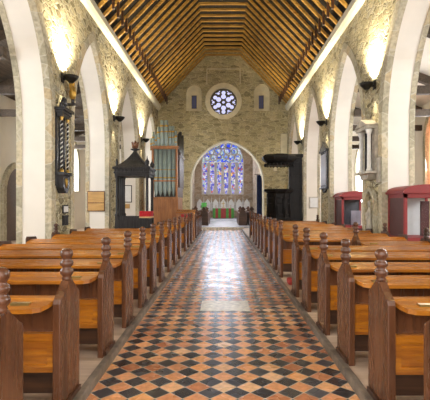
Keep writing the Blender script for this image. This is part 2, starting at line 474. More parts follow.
# arch edging, rose surround
m2 = MB(); m2.strip(arch(CX, CA, CS, CR, 0, 20, -.012), arch(CX, CA, CS, CR, 0, 20, .06), YE - .03, YE + .25, 'Y')
struct(m2, 'trim_%d' % tn, M['cream']); tn += 1
m2 = MB(); m2.strip(arch(CX, CA, CS, CR, 0, 20, .06), arch(CX, CA, CS, CR, 0, 20, .62), YE - .012, YE + .2, 'Y')
struct(m2, 'trim_%d' % tn, M['east']); tn += 1
m2 = MB()
ci = [(RX + (RR - .01) * math.cos(2 * PI * i / 40), RZ + (RR - .01) * math.sin(2 * PI * i / 40)) for i in range(41)]
co = [(RX + (RR + .27) * math.cos(2 * PI * i / 40), RZ + (RR + .27) * math.sin(2 * PI * i / 40)) for i in range(41)]
m2.strip(ci, co, YE - .02, YE + .2, 'Y')
m2.box(-.95, 1.05, YE - .025, YE + .05, 9.36, 9.41); m2.box(-.97, -.92, YE - .025, YE + .05, 8.5, 9.41); m2.box(.98, 1.03, YE - .025, YE + .05, 8.5, 9.41)
struct(m2, 'trim_%d' % tn, M['niche']); tn += 1

# rose window: tracery and glass
rw = thing('rose_window', 'small round rose window with six petals high in the gable wall', 'window', (RX, YE + .30, RZ))
m2 = MB(); m2.lathe([(RR, -.06), (RR, .02)], (0, 0, 0), 40, 'Y'); trc = m2.build('tracery', M['lead'], rw)
hol = []
def hole(a, d, r, n=14):
    q = MB(); q.lathe([(r, -.3), (r, .3)], (RX + d * math.cos(a), YE + .30, RZ + d * math.sin(a)), n, 'Y'); hol.append(q.build('cutter', M['lead']))
hole(0, 0, .085)
for k in range(6):
    a = PI / 2 + k * PI / 3
    hole(a, .335, .150); hole(a, .565, .125); hole(a + PI / 6, .60, .085, 3 if False else 10)
    for q in (-1, 1): hole(a + PI / 6 + q * .17, .685, .045, 8)
cut(trc, hol)
m2 = MB(); m2.lathe([(RR - .02, .03), (RR - .02, .05)], (0, 0, 0), 40, 'Y'); m2.build('pane', M['rose'], rw)
for k, (nx, nh) in enumerate(NICHES):
    sw = thing('slit_window', ['narrow slit window in the plastered niche left of the rose window', 'narrow slit window in the plastered niche right of the rose window'][k],
               'window', (nx, YE + .36, 7.12), 0, 'slit windows in the gable')
    m2 = MB(); m2.box(-.15, .15, 0, .05, 0, .04); m2.box(-.15, .15, 0, .05, .76, .80); m2.box(-.15, -.12, 0, .05, 0, .8); m2.box(.12, .15, 0, .05, 0, .8)
    m2.box(-.01, .01, 0, .05, 0, .8); m2.build('window_frame', M['lead'], sw)
    m2 = MB(); m2.box(-.13, .13, .02, .035, .02, .78); m2.build('pane', M['slit'], sw)

# ------------------------------------------------------------------ nave roof
EA, CO, CH_, ZC = 3.68, 10.09, .97, 7.26
m2 = MB(); dz = .52
inn = [(-W - .25, ZC - .05), (-W - .02, ZC + .42), (-CH_ - .12, CO + dz), (CH_ + .12, CO + dz), (W + .02, ZC + .42), (W + .25, ZC - .05)]
out = [(x * 1.02, z + .12) for x, z in inn]
m2.strip(inn, out, Y0, YE + .1, 'Y')
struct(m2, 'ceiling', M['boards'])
def rafter_mesh(s, name):
    d = Vector((-(EA - CH_), CO - ZC)).normalized(); n = Vector((d.y, -d.x)) * -1   # towards the boards
    if n.y < 0: n = -n
    A = Vector((EA, ZC)); B = Vector((CH_, CO)); dp = .085
    pts = [A, B, B + n * dp, A + n * dp]
    q = MB(); q.prism([(s * p.x, p.y) for p in pts], -.05, .05, 'Y'); return q
tr = thing('roof_truss', 'golden timber roof truss spanning the nave between the cornices', 'roof truss', (0, 0, 0), 0, 'timber trusses of the nave roof')
for s in (-1, 1): rafter_mesh(s, 'rafter').build('rafter', M['rafter'], tr)
q = MB(); q.box(-CH_ - .06, CH_ + .06, -.055, .055, CO - .02, CO + .065); q.build('collar', M['rafter'], tr)
for s in (-1, 1):
    q = MB(); q.box(s * (EA - .47), s * (EA - .40), -.04, .04, ZC, ZC + .46); q.build('strut', M['pewdark'], tr)
tt = tree(tr); ys = [24.9 - .58 * k for k in range(36)]
tr.location = (0, ys[0], 0)
for y in ys[1:]: dup(tr, (0, y, 0), tr['label'], tt)

# ------------------------------------------------------------------ aisles
wk = 1
def lancet_wall(sx, wins, door=None):
    global wk
    m_ = MB(); m_.box(sx * XA, sx * (XA + .4), Y0, YE + 3, -.05, 5.6)
    w = m_.build('wall_aisle_left' if sx < 0 else 'wall_aisle_right', [M['plaster'], M['plaster']]); w['kind'] = 'structure'
    cs_ = []
    for y, hw, z0, z1, mt in wins:
        q = MB(); q.prism(arch(y, hw, z1 - hw * 1.6, hw * 1.6, z0), sx * (XA - .2), sx * (XA + .6), 'X'); cs_.append(q.build('cutter', [M['plaster']]))
    cut(w, cs_)
    for y, hw, z0, z1, mt in wins:
        i = arch(y, hw, z1 - hw * 1.6, hw * 1.6, z0, off=-.05); o = arch(y, hw, z1 - hw * 1.6, hw * 1.6, z0, off=.18)
        f = MB(); f.strip(i, o, sx * (XA - .02), sx * (XA + .12)); f.box(sx * (XA + .15), sx * (XA + .22), y - .025, y + .025, z0, z1 - .1)
        fo = f.build('window_%d' % wk, M['dressed']); fo['kind'] = 'structure'
        p = MB(); p.prism(arch(y, hw, z1 - hw * 1.6, hw * 1.6, z0, off=-.01), sx * (XA + .24), sx * (XA + .26), 'X')
        p.build('pane', mt, fo)
        wk += 1
lancet_wall(-1, [(23.9, .85, 2.2, 5.0, M['sky']), (20.6, .7, 2.2, 4.9, M['sky']), (13.0, .7, 2.2, 4.9, M['sky']), (8.6, .8, 2.2, 4.9, M['sky']), (4.2, .8, 2.2, 4.9, M['sky'])])
lancet_wall(1, [(26.0, .9, 1.6, 5.1, M['sky']), (16.9, .75, 1.8, 5.3, M['warm_glass']), (13.4, .8, 2.0, 4.9, M['sky']), (8.8, .8, 2.2, 4.9, M['sky']), (4.2, .8, 2.2, 4.9, M['sky'])])
for sx, nm in ((-1, 'left'), (1, 'right')):
    m_ = MB(); m_.prism([(sx * (W + T), 6.9), (sx * (XA + .4), 5.5), (sx * (XA + .4), 5.6), (sx * (W + T), 7.0)], Y0, YE + 3, 'Y')
    struct(m_, 'ceiling_aisle_%s' % nm, M['plaster'] if sx > 0 else M['aisleroof'])
    m_ = MB(); m_.box(sx * (W + T), sx * (XA + .4), YE + 3, YE + 3.3, 0, 7); struct(m_, 'wall_aisle_end_%s' % nm, M['plaster'])
    m_ = MB(); m_.box(sx * W, sx * (W + T), YE + TE, YE + 3, 0, 7); struct(m_, 'wall_aisle_inner_%s' % nm, M['plaster'])
    for k, yy in enumerate([3, 6, 9, 12, 15, 18, 21, 24]):
        b_ = MB(); b_.prism([(sx * (W + T), 6.62), (sx * XA, 5.2), (sx * XA, 5.5), (sx * (W + T), 6.9)], yy - .09, yy + .09, 'Y')
        b_.box(sx * (W + T), sx * XA, yy - .08, yy + .08, 4.55, 4.78)
        bo = b_.build('aisle_roof_beam', M['aisleroof'])
        tag(bo, 'dark timber tie beam across the %s side aisle' % nm, 'beam', 'beams of the %s aisle roof' % nm)
# arched aisle door on the left
dr = MB(); dr.prism(arch(17.0, .75, 1.9, 1.0, 0), -XA + .0, -XA + .09, 'X')
do = dr.build('door_1', M['pewdark']); do['kind'] = 'structure'
dr = MB(); dr.strip(arch(17.0, .75, 1.9, 1.0, 0, off=0), arch(17.0, .75, 1.9, 1.0, 0, off=.22), -XA, -XA + .13)
dr.build('door_frame', M['dressed'], do)

# ------------------------------------------------------------------ chancel
YC = 38.0
m_ = MB(); m_.box(-2.7, -2.5, YE + TE, YC + .3, 0, 8.6); struct(m_, 'wall_chancel_left', M['chancelstone'])
m_ = MB(); m_.box(2.62, 2.82, YE + TE, YC + .3, 0, 8.6); wr = struct(m_, 'wall_chancel_right', M['chancelstone'])
WX, WA, WS, WR, WZ = -.03, 1.86, 5.15, 2.25, 2.3
m_ = MB(); m_.box(-2.7, 2.82, YC, YC + .5, 0, 8.6)
wc = struct(m_, 'wall_chancel_far', [M['chancelstone'], M['plaster']])
c1 = MB(); c1.prism(arch(WX, WA, WS, WR, WZ), YC - .3, YC + .9, 'Y'); cut(wc, [c1.build('cutter', [M['tracery']])])
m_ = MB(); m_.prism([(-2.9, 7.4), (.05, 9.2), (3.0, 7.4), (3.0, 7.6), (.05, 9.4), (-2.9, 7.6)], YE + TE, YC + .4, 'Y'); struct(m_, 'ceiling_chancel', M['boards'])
ew = thing('stained_glass_window', 'large six-light stained glass window with traceried head in the chancel', 'window', (WX, YC + .2, WZ))
m_ = MB(); pit = 2 * WA / 6; sp = WS - WZ
for k in range(1, 6): m_.box(-WA + k * pit - .115, -WA + k * pit + .115, -.08, .08, 0, sp)
m_.box(-WA, WA, -.07, .07, -.0, .08)
for k in range(0, 7): x = max(-WA + .02, min(WA - .02, -WA + k * pit)); m_.prism([(x - .25, .0), (x + .25, .0), (x + .20, .25), (x + .11, .75), (x - .11, .75), (x - .20, .25)], -.16, -.04, 'Y')
for k in range(6):
    cx = -WA + (k + .5) * pit
    m_.strip(arch(cx, pit / 2 - .11, sp - .35, .36, sp - .36, 6), arch(cx, pit / 2 - .11, sp - .35, .36, sp - .36, 6, .08), -.06, .06, 'Y')
    m_.box(cx - pit / 2, cx + pit / 2, -.03, .03, sp * .36, sp * .36 + .03); m_.box(cx - pit / 2, cx + pit / 2, -.03, .03, sp * .68, sp * .68 + .03)
for (rx, rz, rr) in ((-1.35, .42, .27), (-.78, .42, .27), (.78, .42, .27), (1.35, .42, .27), (-.3, .5, .2), (.3, .5, .2), (-1.05, .95, .28), (-.42, 1.02, .28), (.42, 1.02, .28), (1.05, .95, .28),
                     (-.55, 1.5, .26), (.55, 1.5, .26), (0, 1.45, .26), (0, 1.9, .2)):
    m_.ring((rx, 0, sp + rz), rr, .062, 'Y', 20, 6)
m_.strip(arch(0, WA, sp, WR, 0, 14, -.07), arch(0, WA, sp, WR, 0, 14, .06), -.1, .12, 'Y')
m_.build('tracery', M['tracery'], ew)
for k in range(6):
    g = MB(); cx = -WA + (k + .5) * pit; g.box(cx - pit / 2 + .02, cx + pit / 2 - .02, -.01, .01, .02, sp - .02); g.build('pane', M['east_glass'], ew)
g = MB(); g.prism(arch(0, WA, sp, WR, sp, 14, -.03), -.01, .01, 'Y'); g.build('tracery_glass', M['blue_glass'], ew)

# reredos of white arched panels
rd = thing('reredos', 'white arcaded marble reredos below the chancel window', 'reredos', (.03, YC - .14, .26)); rd.scale = (1, 1, .84)
for k in range(7):
    cx = (k - 3) * .69
    g = MB(); g.prism([(cx - .26, .75), (cx - .26, 1.55), (cx, 1.98), (cx + .26, 1.55), (cx + .26, .75)], -.06, .10, 'Y', .015)
    g.prism(arch(cx, .15, 1.3, .28, .82, 6), -.075, -.05, 'Y')
    g.build('arch_panel', M['whitemarble'], rd)
g = MB(); g.box(-2.45, 2.45, .0, .12, 0, 1.05); g.build('base', M['chancelstone'], rd)
for k in range(6):
    cx = (k - 2.5) * .69
    g = MB(); g.lathe([(.05, .75), (.04, 1.5), (.06, 1.6), (.03, 1.75), (.005, 2.25)], (cx, -.02, 0), 8); g.build('pinnacle', M['whitemarble'], rd)

al = thing('altar_table', 'altar with green and red striped frontal below the reredos', 'altar', (.03, 36.4, .26))
g = MB(); g.box(-.9, .9, -.34, .34, .84, .88, .008); g.build('tabletop', M['linen'], al)
g = MB(); g.box(-.82, .82, -.28, .28, 0, .84); g.build('body', M['pewdark'], al)
for k, mt in enumerate(('greencloth', 'altarred', 'greencloth', 'altarred', 'altarred', 'greencloth', 'altarred', 'greencloth')):
    w_ = 1.76 / 8; g = MB(); g.box(-.88 + k * w_, -.88 + (k + 1) * w_, -.355, -.335, .03, .85); g.build('frontal', M[mt], al)
ac = thing('altar_cross', 'small dark standing cross in the middle of the altar', 'cross', (.03, 36.45, 1.14))
g = MB(); g.box(-.12, .12, -.07, .07, 0, .05, .01); g.box(-.025, .025, -.02, .02, .05, .55); g.box(-.15, .15, -.02, .02, .34, .39); g.build('body', M['brass'], ac)
cd0 = thing('altar_candlestick', 'brass candlestick left of the cross on the altar', 'candlestick', (-.6, 36.45, 1.14), 0, 'altar candlesticks')
g = MB(); g.lathe([(.07, 0), (.06, .03), (.02, .06), (.02, .2), (.045, .22), (.02, .24)], seg=12); g.build('base', M['brass'], cd0)
g = MB(); g.lathe([(.018, .24), (.018, .5)], seg=10); g.build('candle', M['linen'], cd0)
dup(cd0, (.66, 36.45, 1.14), 'brass candlestick right of the cross on the altar', tree(cd0))

def stall(nm_label, x0, x1, y0, y1):
    st = thing('choir_stall', nm_label, 'choir stall', ((x0 + x1) / 2, y0, .15), 0, 'choir stalls in the chancel')
    w_ = (x1 - x0) / 2
    for yy in (0, y1 - y0 - .08):
        g = MB(); g.prism([(-w_, 0), (w_, 0), (w_, .72), (w_ * .5, .86), (w_ * .25, 1.0), (-w_ * .25, 1.0), (-w_ * .5, .86), (-w_, .72)], yy, yy + .08, 'Y', .01)
        g.ball((0, yy + .04, 1.07), .09, (1, .6, 1)); g.ball((-.1, yy + .04, 1.0), .06); g.ball((.1, yy + .04, 1.0), .06)
        g.build('stall_end', M['pewdark'], st)
    g = MB(); g.box(-w_, -w_ + .05, .08, y1 - y0 - .08, 0, .8); g.box(w_ - .05, w_, .08, y1 - y0 - .08, 0, .8); g.build('panel', M['pewdark'], st)
    g = MB(); g.box(-w_ + .05, w_ - .05, .08, y1 - y0 - .08, .40, .45); g.build('seat', M['pewend'], st)
stall('dark carved choir stall on the left side of the chancel, front row', -1.45, -.92, 26.6, 31)
stall('dark carved choir stall against the left chancel wall, back row', -2.3, -1.65, 26.6, 31)
stall('dark carved choir stall on the right side of the chancel, front row', .98, 1.50, 26.6, 31)
stall('dark carved choir stall against the right chancel wall, back row', 1.62, 2.0, 27.2, 31)

# navy curtain beside the right jamb
cu = thing('curtain', 'long navy curtain hanging just inside the right side of the chancel arch', 'curtain', (2.22, YE + TE + .16, .5))
g = MB(); n = 26; pin = []; pout = []
for i in range(n + 1):
    x = -.16 + .34 * i / n; y = .035 * math.sin(i * 1.5); pin.append((x, y)); pout.append((x, y + .012))
g.strip(pin, pout, 0, 2.75, 'Z'); g.build('cloth', M['bluecloth'], cu)
g = MB(); g.tube((-.3, 0, 2.79), (.38, 0, 2.79), .02); g.build('rod', M['iron'], cu)

# lectern with a green fall, left of the chancel opening
le = thing('lectern', 'dark wooden lectern with a green hanging, left side of the chancel', 'lectern', (-1.42, 32.5, .15))
g = MB(); g.lathe([(.22, 0), (.22, .06), (.07, .12), (.06, .95), (.12, 1.05)], seg=10); g.build('stand', M['pewdark'], le)
g = MB(); g.prism([(-.22, 1.05), (.2, 1.22), (.2, 1.27), (-.22, 1.10)], -.28, .28, 'X'); g.build('desk', M['pewdark'], le)
g = MB(); g.box(-.2, .2, -.26, -.235, .98, 1.42, .006); g.build('cloth', M['greencloth'], le)

# ------------------------------------------------------------------ pews
def make_pew(s, L, name, label, wall_finial=False):
    """local x runs away from the aisle (sign s), y forward; stands on the platform"""
    r = thing(name, label, 'pew')
    prof = [(0, 0), (.40, 0), (.40, .75), (.385, .78), (.345, .80), (.30, .825), (.265, .86), (.245, .885), (.155, .885), (.135, .86), (.10, .825), (.055, .80), (.015, .78), (0, .75)]
    g = MB(); g.prism(prof, 0, s * .055, 'X', .008); pe = g.build('pew_end', M['pewend'], r)
    fin = [(.030, .92), (.036, .945), (.030, .955), (.046, .975), (.050, .992), (.044, 1.008), (.028, 1.020), (.044, 1.035), (.048, 1.050), (.042, 1.066), (.027, 1.078),
           (.036, 1.090), (.046, 1.112), (.043, 1.136), (.026, 1.152), (.006, 1.158)]
    fin = [(a * 1.0, .875 + (b - .92) * 1.02) for a, b in fin]
    g = MB(); g.lathe(fin, (s * .0275, .20, 0), 16); g.build('finial', M['finial'], pe)
    g = MB(); g.box(-.002 * s, -.022 * s, .03, .37, .0, .05, .004); g.build('plinth', M['pewdark'], pe)
    # back: recessed upper boarding, projecting lower panel, dark foot board
    g = MB(); g.box(s * .055, s * L, .085, .105, .50, .77); g.build('upper_back', M['pewend'], r)  # darker wood stands in for the shade under the book ledge
    g = MB()
    g.box(s * .055, s * L, .045, .07, .30, .53)
    g.box(s * .055, s * L, .03, .085, .27, .32); g.box(s * .055, s * L, .03, .085, .49, .54)
    for k in range(3):
        x = .055 + (L - .055) * k / 2; g.box(s * max(.055, x - .05), s * min(L, x + .05), .032, .084, .32, .49)
    g.build('backrest', M['pewpanel'], r)
    g = MB(); g.box(s * .055, s * L, .09, .11, .10, .29); g.build('foot_board', M['pewdark'], r)
    # sloped book ledge, its aisle corner scooped
    g = MB(); ny, fy = -.085, .105; zt, zb = .79, .735
    outline = [(L, ny), (L, fy), (.056, fy), (.056, ny + .13), (.075, ny + .075), (.11, ny + .025), (.16, ny + .006), (.22, ny)]
    bm = g.bm
    def zz(y, top): return (zb + (zt - zb) * (y - ny) / (fy - ny)) + (0 if top else -.03)
    A = [bm.verts.new((s * x, y, zz(y, True))) for x, y in outline]; B = [bm.verts.new((s * x, y, zz(y, False))) for x, y in outline]
    bm.faces.new(A); bm.faces.new(B[::-1])
    for i in range(len(A)): bm.faces.new((A[i], B[i], B[(i + 1) % len(A)], A[(i + 1) % len(A)]))
    bl = g.build('book_ledge', M['pewpanel'], r)
    g = MB(); g.box(s * .20, s * .33, ny + .05, ny + .09, zz(ny + .07, True) - .01, zz(ny + .07, True) + .012); g.build('number_plate', M['brass'], bl)
    g = MB(); g.box(s * .055, s * L, .105, .39, .40, .435, .006); g.build('seat', M['pewpanel'], r)
    g = MB(); g.box(s * .055, s * L, .30, .33, .16, .38); g.box(s * .055, s * L, .30, .34, .36, .40)
    g.build('seat_support', M['pewdark'], r)
    g = MB(); g.prism([(0, 0), (.40, 0), (.40, .76), (.36, .82), (.04, .84), (0, .80)], s * L, s * (L + .045), 'X', .006); we = g.build('wall_end', M['pewdark'], r)
    if wall_finial:
        g = MB(); g.lathe([(a, b - .1) for a, b in fin], (s * (L + .0225), .2, 0), 12); g.build('finial', M['pewdark'], we)
    return r
ORD = ['nearest', 'second', 'third', 'fourth', 'fifth', 'sixth', 'seventh', 'eighth', 'ninth', 'tenth', 'eleventh', 'twelfth', 'thirteenth', 'fourteenth', 'fifteenth', 'sixteenth', 'seventeenth', 'eighteenth', 'nineteenth']
PX = 1.12
LONG = 2.44
def rows(sx, ys, side):
    protos = {}
    for i, (y, L, wf) in enumerate(ys):
        lab = ('nearest varnished pew on the %s of the tiled aisle' % side) if i == 0 else '%s varnished pew from the camera on the %s of the tiled aisle' % (ORD[i], side)
        key = (L, wf)
        if key not in protos:
            p = make_pew(sx, L, 'pew', lab, wf); p.location = (sx * PX, y - .2, ZP); protos[key] = (p, tree(p)); p['group'] = 'pews %s of the aisle' % side
        else:
            dup(protos[key][0], (sx * PX, y - .2, ZP), lab, protos[key][1])
LY = [0.981 * q for q in [2.26, 3.22, 4.3, 5.28, 6.25, 7.2, 8.2, 9.4, 10.5, 11.6]]
rows(-1, [(y, LONG, abs(y - 9.4 * .981) < .01) for y in LY] + [(y, 1.0, False) for y in (13.1, 14.35, 15.6)] + [(y, .75, False) for y in (18.2, 19.2, 20.3, 21.4, 22.5)], 'left')
RY = [0.981 * q for q in [2.25, 3.18, 4.1, 5.0, 6.03, 6.94, 8.75, 9.7, 10.75, 12.0, 13.1, 14.2, 15.4, 16.6]]
rows(1, [(y, LONG, y > 16.2 or abs(y - 9.7 * .981) < .01) for y in RY] + [(y, 1.0, False) for y in (18.2,)], 'right')
sp_ = make_pew(1, 1.25, 'pew', 'short varnished pew set back from the aisle by the nearer red case', True)
sp_.location = (2.32, 7.4, ZP)
hs = MB(); hs.box(-.2, .2, -.13, .13, 0, .10, .03)
tag(hs.build('kneeler', M['carpet'], loc=(1.36, 7.72, ZP)), 'red cloth kneeler on the boards in the gap between right-hand pews', 'kneeler')

# ------------------------------------------------------------------ sconces
def sconce(sx, y, z, label):
    x = sx * (W - .012)
    r = thing('wall_uplight', label, 'wall lamp', (x, y, z), 0, 'wall uplights on the piers')
    s = -sx
    g = MB(); g.box(0, s * .03, -.07, .07, -.12, .10, .006); g.build('back_plate', M['iron'], r)
    g = MB(); g.lathe([(.05, -.13), (.15, -.03), (.18, .03), (.165, .03), (.13, -.02), (.03, -.1)], (s * .21, 0, 0), 16); g.build('lamp_bowl', M['iron'], r)
    g = MB(); g.box(s * .02, s * .1, -.02, .02, -.06, -.02); g.build('arm', M['iron'], r)
    g = MB(); g.ball((s * .21, 0, .0), .06, (1, 1, .6)); g.build('bulb', M['lamp'], r)
    def spot(nm, dz, e, ang, up):
        l = bpy.data.lights.new(nm, 'SPOT'); l.energy = e; l.color = (1.0, .87, .62); l.spot_size = R(ang); l.spot_blend = .7; l.shadow_soft_size = .05
        o = bpy.data.objects.new(nm, l); COL.objects.link(o); o.parent = r; o.location = (s * .21, 0, dz)
        d = Vector((-s * .20, 0, 1 if up else -1)); o.rotation_euler = d.to_track_quat('-Z', 'Y').to_euler()
    spot('uplight_lamp', .09, 520, 120, True); spot('downlight_lamp', -.16, 26, 60, False)
R = math.radians
for sx, side in ((-1, 'left'), (1, 'right')):
    for k, y in enumerate(PIERS[sx][1:]):  # the nearest uplight on each side is out of view, added for light
        yy = y + (-.25 if sx > 0 else -.1)
        sconce(sx, yy, 4.48, 'black bowl uplight on the %s arcade wall, %s from the camera' % (side, ORD[k]))

# ------------------------------------------------------------------ left pier: monument with barley-twist columns
mo = thing('wall_monument', 'dark carved wall monument with twisted columns on the nearest left pier', 'monument', (-W + .002, 9.98, 1.95)); mo.scale = (.6, .52, .83)
g = MB(); g.box(0, .10, -.5, .5, -.05, 2.0, .01); g.build('back_slab', M['darkmarble'], mo)
g = MB(); g.box(0, .34, -.55, .55, 1.95, 2.02, .01); g.box(0, .42, -.60, .60, 2.02, 2.10, .015); g.box(.0, .30, -.5, .5, 1.84, 1.95); g.build('entablature', M['darkmarble'], mo)
for yy in (-.36, .36):
    g = MB(); g.tube((.22, yy, .38), (.22, yy, 1.8), .038); 
    g.mi = 0; c_ = g.build('column', M['darkmarble'], mo)
    g = MB(); g.helix((.22, yy), .40, 1.78, .036, .020, 11, 6, 110); g.build('twist', M['whitemarble'], c_)
    g = MB(); g.lathe([(.06, 1.74), (.05, 1.78), (.085, 1.86), (.085, 1.9)], (.22, yy, 0), 12); g.lathe([(.08, .32), (.08, .36), (.05, .42)], (.22, yy, 0), 12); g.build('capital', M['gilt'], c_)
g = MB(); g.box(0, .36, -.52, .52, .24, .33, .012); g.prism([(-.46, .24), (.46, .24), (.36, -.10), (.12, -.25), (-.12, -.25), (-.36, -.10)], .0, .30, 'X', .02); g.build('base', M['darkmarble'], mo)
g = MB(); g.lathe([(.005, -.12), (.09, -.02), (.11, .10), (.10, .16)], (.31, -.05, 0), 12, 'Z', 0, .4, 1); g.build('shield', M['gilt'], mo)
g = MB(); g.box(.10, .125, -.25, .25, .5, 1.65); g.build('inscription_panel', M['greyoak'], mo)
g = MB()
for yy, zz in ((-.3, 0), (-.12, .1), (.12, .1)): g.ball((.2, yy, 2.17 + zz), .09, (1, 1, 1.1))
g.ball((.2, 0, 2.3), .11, (1, 1, 1.3)); g.build('crest', M['darkmarble'], mo)
gf = thing('gilded_carving', 'gilded carved bird-like figure leaning off the pier above the twisted columns', 'carving', (-W + .002, 10.5, 3.95))
g = MB(); g.box(-.012, .22, -.05, .05, -.06, 0, .01); g.tube((.14, 0, 0), (.14, 0, .12), .04); g.build('bracket', M['darkmarble'], gf)
g = MB(); g.lathe([(.03, .08), (.08, .16), (.09, .26), (.06, .36), (.035, .40), (.055, .45), (.05, .50), (.01, .54)], (.14, 0, 0), 12); g.build('body', M['gilt'], gf)
for q in (-1, 1):
    g = MB(); g.prism([(0, .22), (q * .10, .30), (q * .17, .46), (q * .10, .42), (q * .03, .36)], .10, .16, 'X', .01); g.build('wing', M['gilt'], gf)
for nm, z0, z1, mt, lab in (('memorial_plaque', 1.27, 1.47, 'paper', 'small white plaque below the twisted-column monument'), ('memorial_plaque', .98, 1.22, 'greyoak', 'small dark green plaque under the white plaque on the left pier')):
    p = thing(nm, lab, 'plaque', (-W, 10.35, z0))
    g = MB(); g.box(0, .03, -.17, .17, 0, z1 - z0, .006); g.build('frame', M['greyoak'], p)
    g = MB(); g.box(.03, .036, -.14, .14, .03, z1 - z0 - .03); g.build('face', M[mt], p)

# golden two-panel board on the second pier's white reveal
nb = thing('notice_board', 'golden two-panel wooden board on the white reveal of the second left pier', 'board', (-4.22, 15.05 - PH - .012, 1.24))
g = MB(); g.box(-.29, .29, -.03, 0, 0, .68, .006); g.build('frame', M['pewend'], nb)
for z0, z1 in ((.03, .27), (.30, .65)):
    g = MB(); g.box(-.265, .265, -.04, -.03, z0, z1); g.build('panel', M['boardgold'], nb)
# framed notice and small board on the third pier's reveal
fn = thing('framed_notice', 'white notice in a black frame on the reveal behind the canopied stall', 'framed notice', (-4.30, 20.1 - PH - .012, 1.55))
g = MB(); g.box(-.2, .2, -.03, 0, 0, .78, .006); g.build('frame', M['iron'], fn)
g = MB(); g.box(-.165, .165, -.036, -.03, .035, .745); g.build('paper', M['paper'], fn)
p = thing('notice_board', 'small golden board below the framed notice behind the canopied stall', 'board', (-4.36, 20.1 - PH - .012, 1.28))
g = MB(); g.box(-.16, .16, -.03, 0, 0, .2, .006); g.build('panel', M['boardgold'], p)
# framed picture on the right third pier
fp = thing('framed_picture', 'small pale framed picture on the white reveal right of the pulpit', 'picture', (4.28, 21.0 - PH - .012, 1.28))
g = MB(); g.box(-.22, .22, -.03, 0, 0, .54, .006); g.build('frame', M['marble'], fp)
g = MB(); g.box(-.175, .175, -.036, -.03, .045, .495); g.build('paper', M['paper'], fp)

# ------------------------------------------------------------------ canopied stall (left)
cs_ = thing('canopied_stall', 'black carved stall under a pagoda canopy with a crown on top', 'stall', (-2.84, 13.9, ZP))
hw, hd = .47, .47
for i, (x, y) in enumerate(((-hw, -hd), (hw, -hd), (-hw, hd), (hw, hd))):
    g = MB(); g.box(x - .055, x + .055, y - .055, y + .055, 0, 1.05, .006); g.lathe([(.07, 1.05), (.07, 1.1), (.045, 1.14), (.04, 2.22), (.05, 2.25), (.075, 2.34), (.075, 2.38)], (x, y, 0), 12)
    g.build('post', M['greyoak'], cs_)
def panelled(x0, x1, y, axis):
    g = MB()
    if axis == 'Y':
        g.box(x0, x1, y - .02, y + .02, .03, 1.02); g.box(x0, x1, y - .035, y + .035, .92, 1.06); g.box(x0, x1, y - .03, y + .03, .03, .18); g.box(x0, x1, y - .03, y + .03, .55, .63)
        xm = (x0 + x1) / 2; g.box(xm - .05, xm + .05, y - .03, y + .03, .05, 1.0)
    else:
        g.box(y - .02, y + .02, x0, x1, .03, 1.02); g.box(y - .035, y + .035, x0, x1, .92, 1.06); g.box(y - .03, y + .03, x0, x1, .03, .18); g.box(y - .03, y + .03, x0, x1, .55, .63)
    return g
panelled(-hw + .05, hw - .05, -hd, 'Y').build('panel', M['greyoak'], cs_)
panelled(-hd + .05, hd - .05, hw, 'X').build('panel', M['greyoak'], cs_)
g = MB(); g.box(-hw - .02, -hw + .02, -hd + .05, hd - .05, .03, 2.42)
for k in range(3): g.box(-hw - .04, -hw + .04, -hd + .1 + k * .28, -hd + .14 + k * .28, .1, 2.4)
g.build('panel', M['greyoak'], cs_)
g = MB(); g.box(-hw - .09, hw + .09, -hd - .09, hd + .09, 2.38, 2.44, .01); g.box(-hw - .05, hw + .05, -hd - .05, hd + .05, 2.30, 2.38)
g.box(-hw - .12, hw + .12, -hd - .12, hd + .12, 2.52, 2.58, .015); g.box(-hw - .07, hw + .07, -hd - .07, hd + .07, 2.44, 2.52)
for k in range(9):
    x = -hw + k * 2 * hw / 8
    g.box(x - .025, x + .025, -hd - .085, -hd - .06, 2.45, 2.51); g.box(hw + .06, hw + .085, x - .025, x + .025, 2.45, 2.51)
g.build('cornice', M['greyoak'], cs_)
g = MB(); r2 = math.sqrt(2); ZS = lambda z: 2.58 + (z - 2.66) * .79
pr = [(.56, 2.66), (.50, 2.72), (.40, 2.80), (.31, 2.90), (.235, 3.0), (.17, 3.10), (.115, 3.20), (.07, 3.29), (.05, 3.34)]
g.lathe([(a * r2, ZS(b)) for a, b in pr], (0, 0, 0), 4, 'Z', PI / 4); g.build('canopy_roof', M['greyoak'], cs_)
g = MB(); g.lathe([(a, ZS(b)) for a, b in [(.07, 3.33), (.05, 3.37), (.15, 3.42), (.15, 3.45), (.06, 3.47)]], (0, 0, 0), 12); g.build('finial', M['greyoak'], cs_)
g = MB(); g.lathe([(a, ZS(b)) for a, b in [(.07, 3.46), (.09, 3.50), (.07, 3.53), (.04, 3.54)]], (0, 0, 0), 12)
for k in range(6):
    a = k * PI / 3; g.tube((.07 * math.cos(a), .07 * math.sin(a), ZS(3.50)), (.11 * math.cos(a), .11 * math.sin(a), ZS(3.74)), .03, .012)
g.tube((0, 0, ZS(3.5)), (0, 0, ZS(3.8)), .035, .02); g.build('crown', M['pewend'], cs_)
for x, y in ((hw, -hd), (-hw, -hd), (hw, hd), (-hw, hd)):
    g = MB(); k_ = 1 if x > 0 else .55
    g.lathe([(.05, 2.58), (.03, 2.62), (.07 * k_, 2.70), (.07 * k_, 2.76), (.02, 2.84), (.005, 2.64 + .30 * k_)], (x, y, 0), 12); g.build('corner_finial', M['greyoak'], cs_)
g = MB(); g.box(-hw + .06, hw - .06, -.05, hd - .05, .42, .47); g.box(-hw + .06, hw - .06, hd - .03, hd + .02, .03, 1.0); g.build('seat', M['greyoak'], cs_)
ve = thing('velvet_cushion', 'crimson velvet hanging with gold fringe on the corner of the canopied stall', 'cushion', (-2.45, 13.30, 1.10))
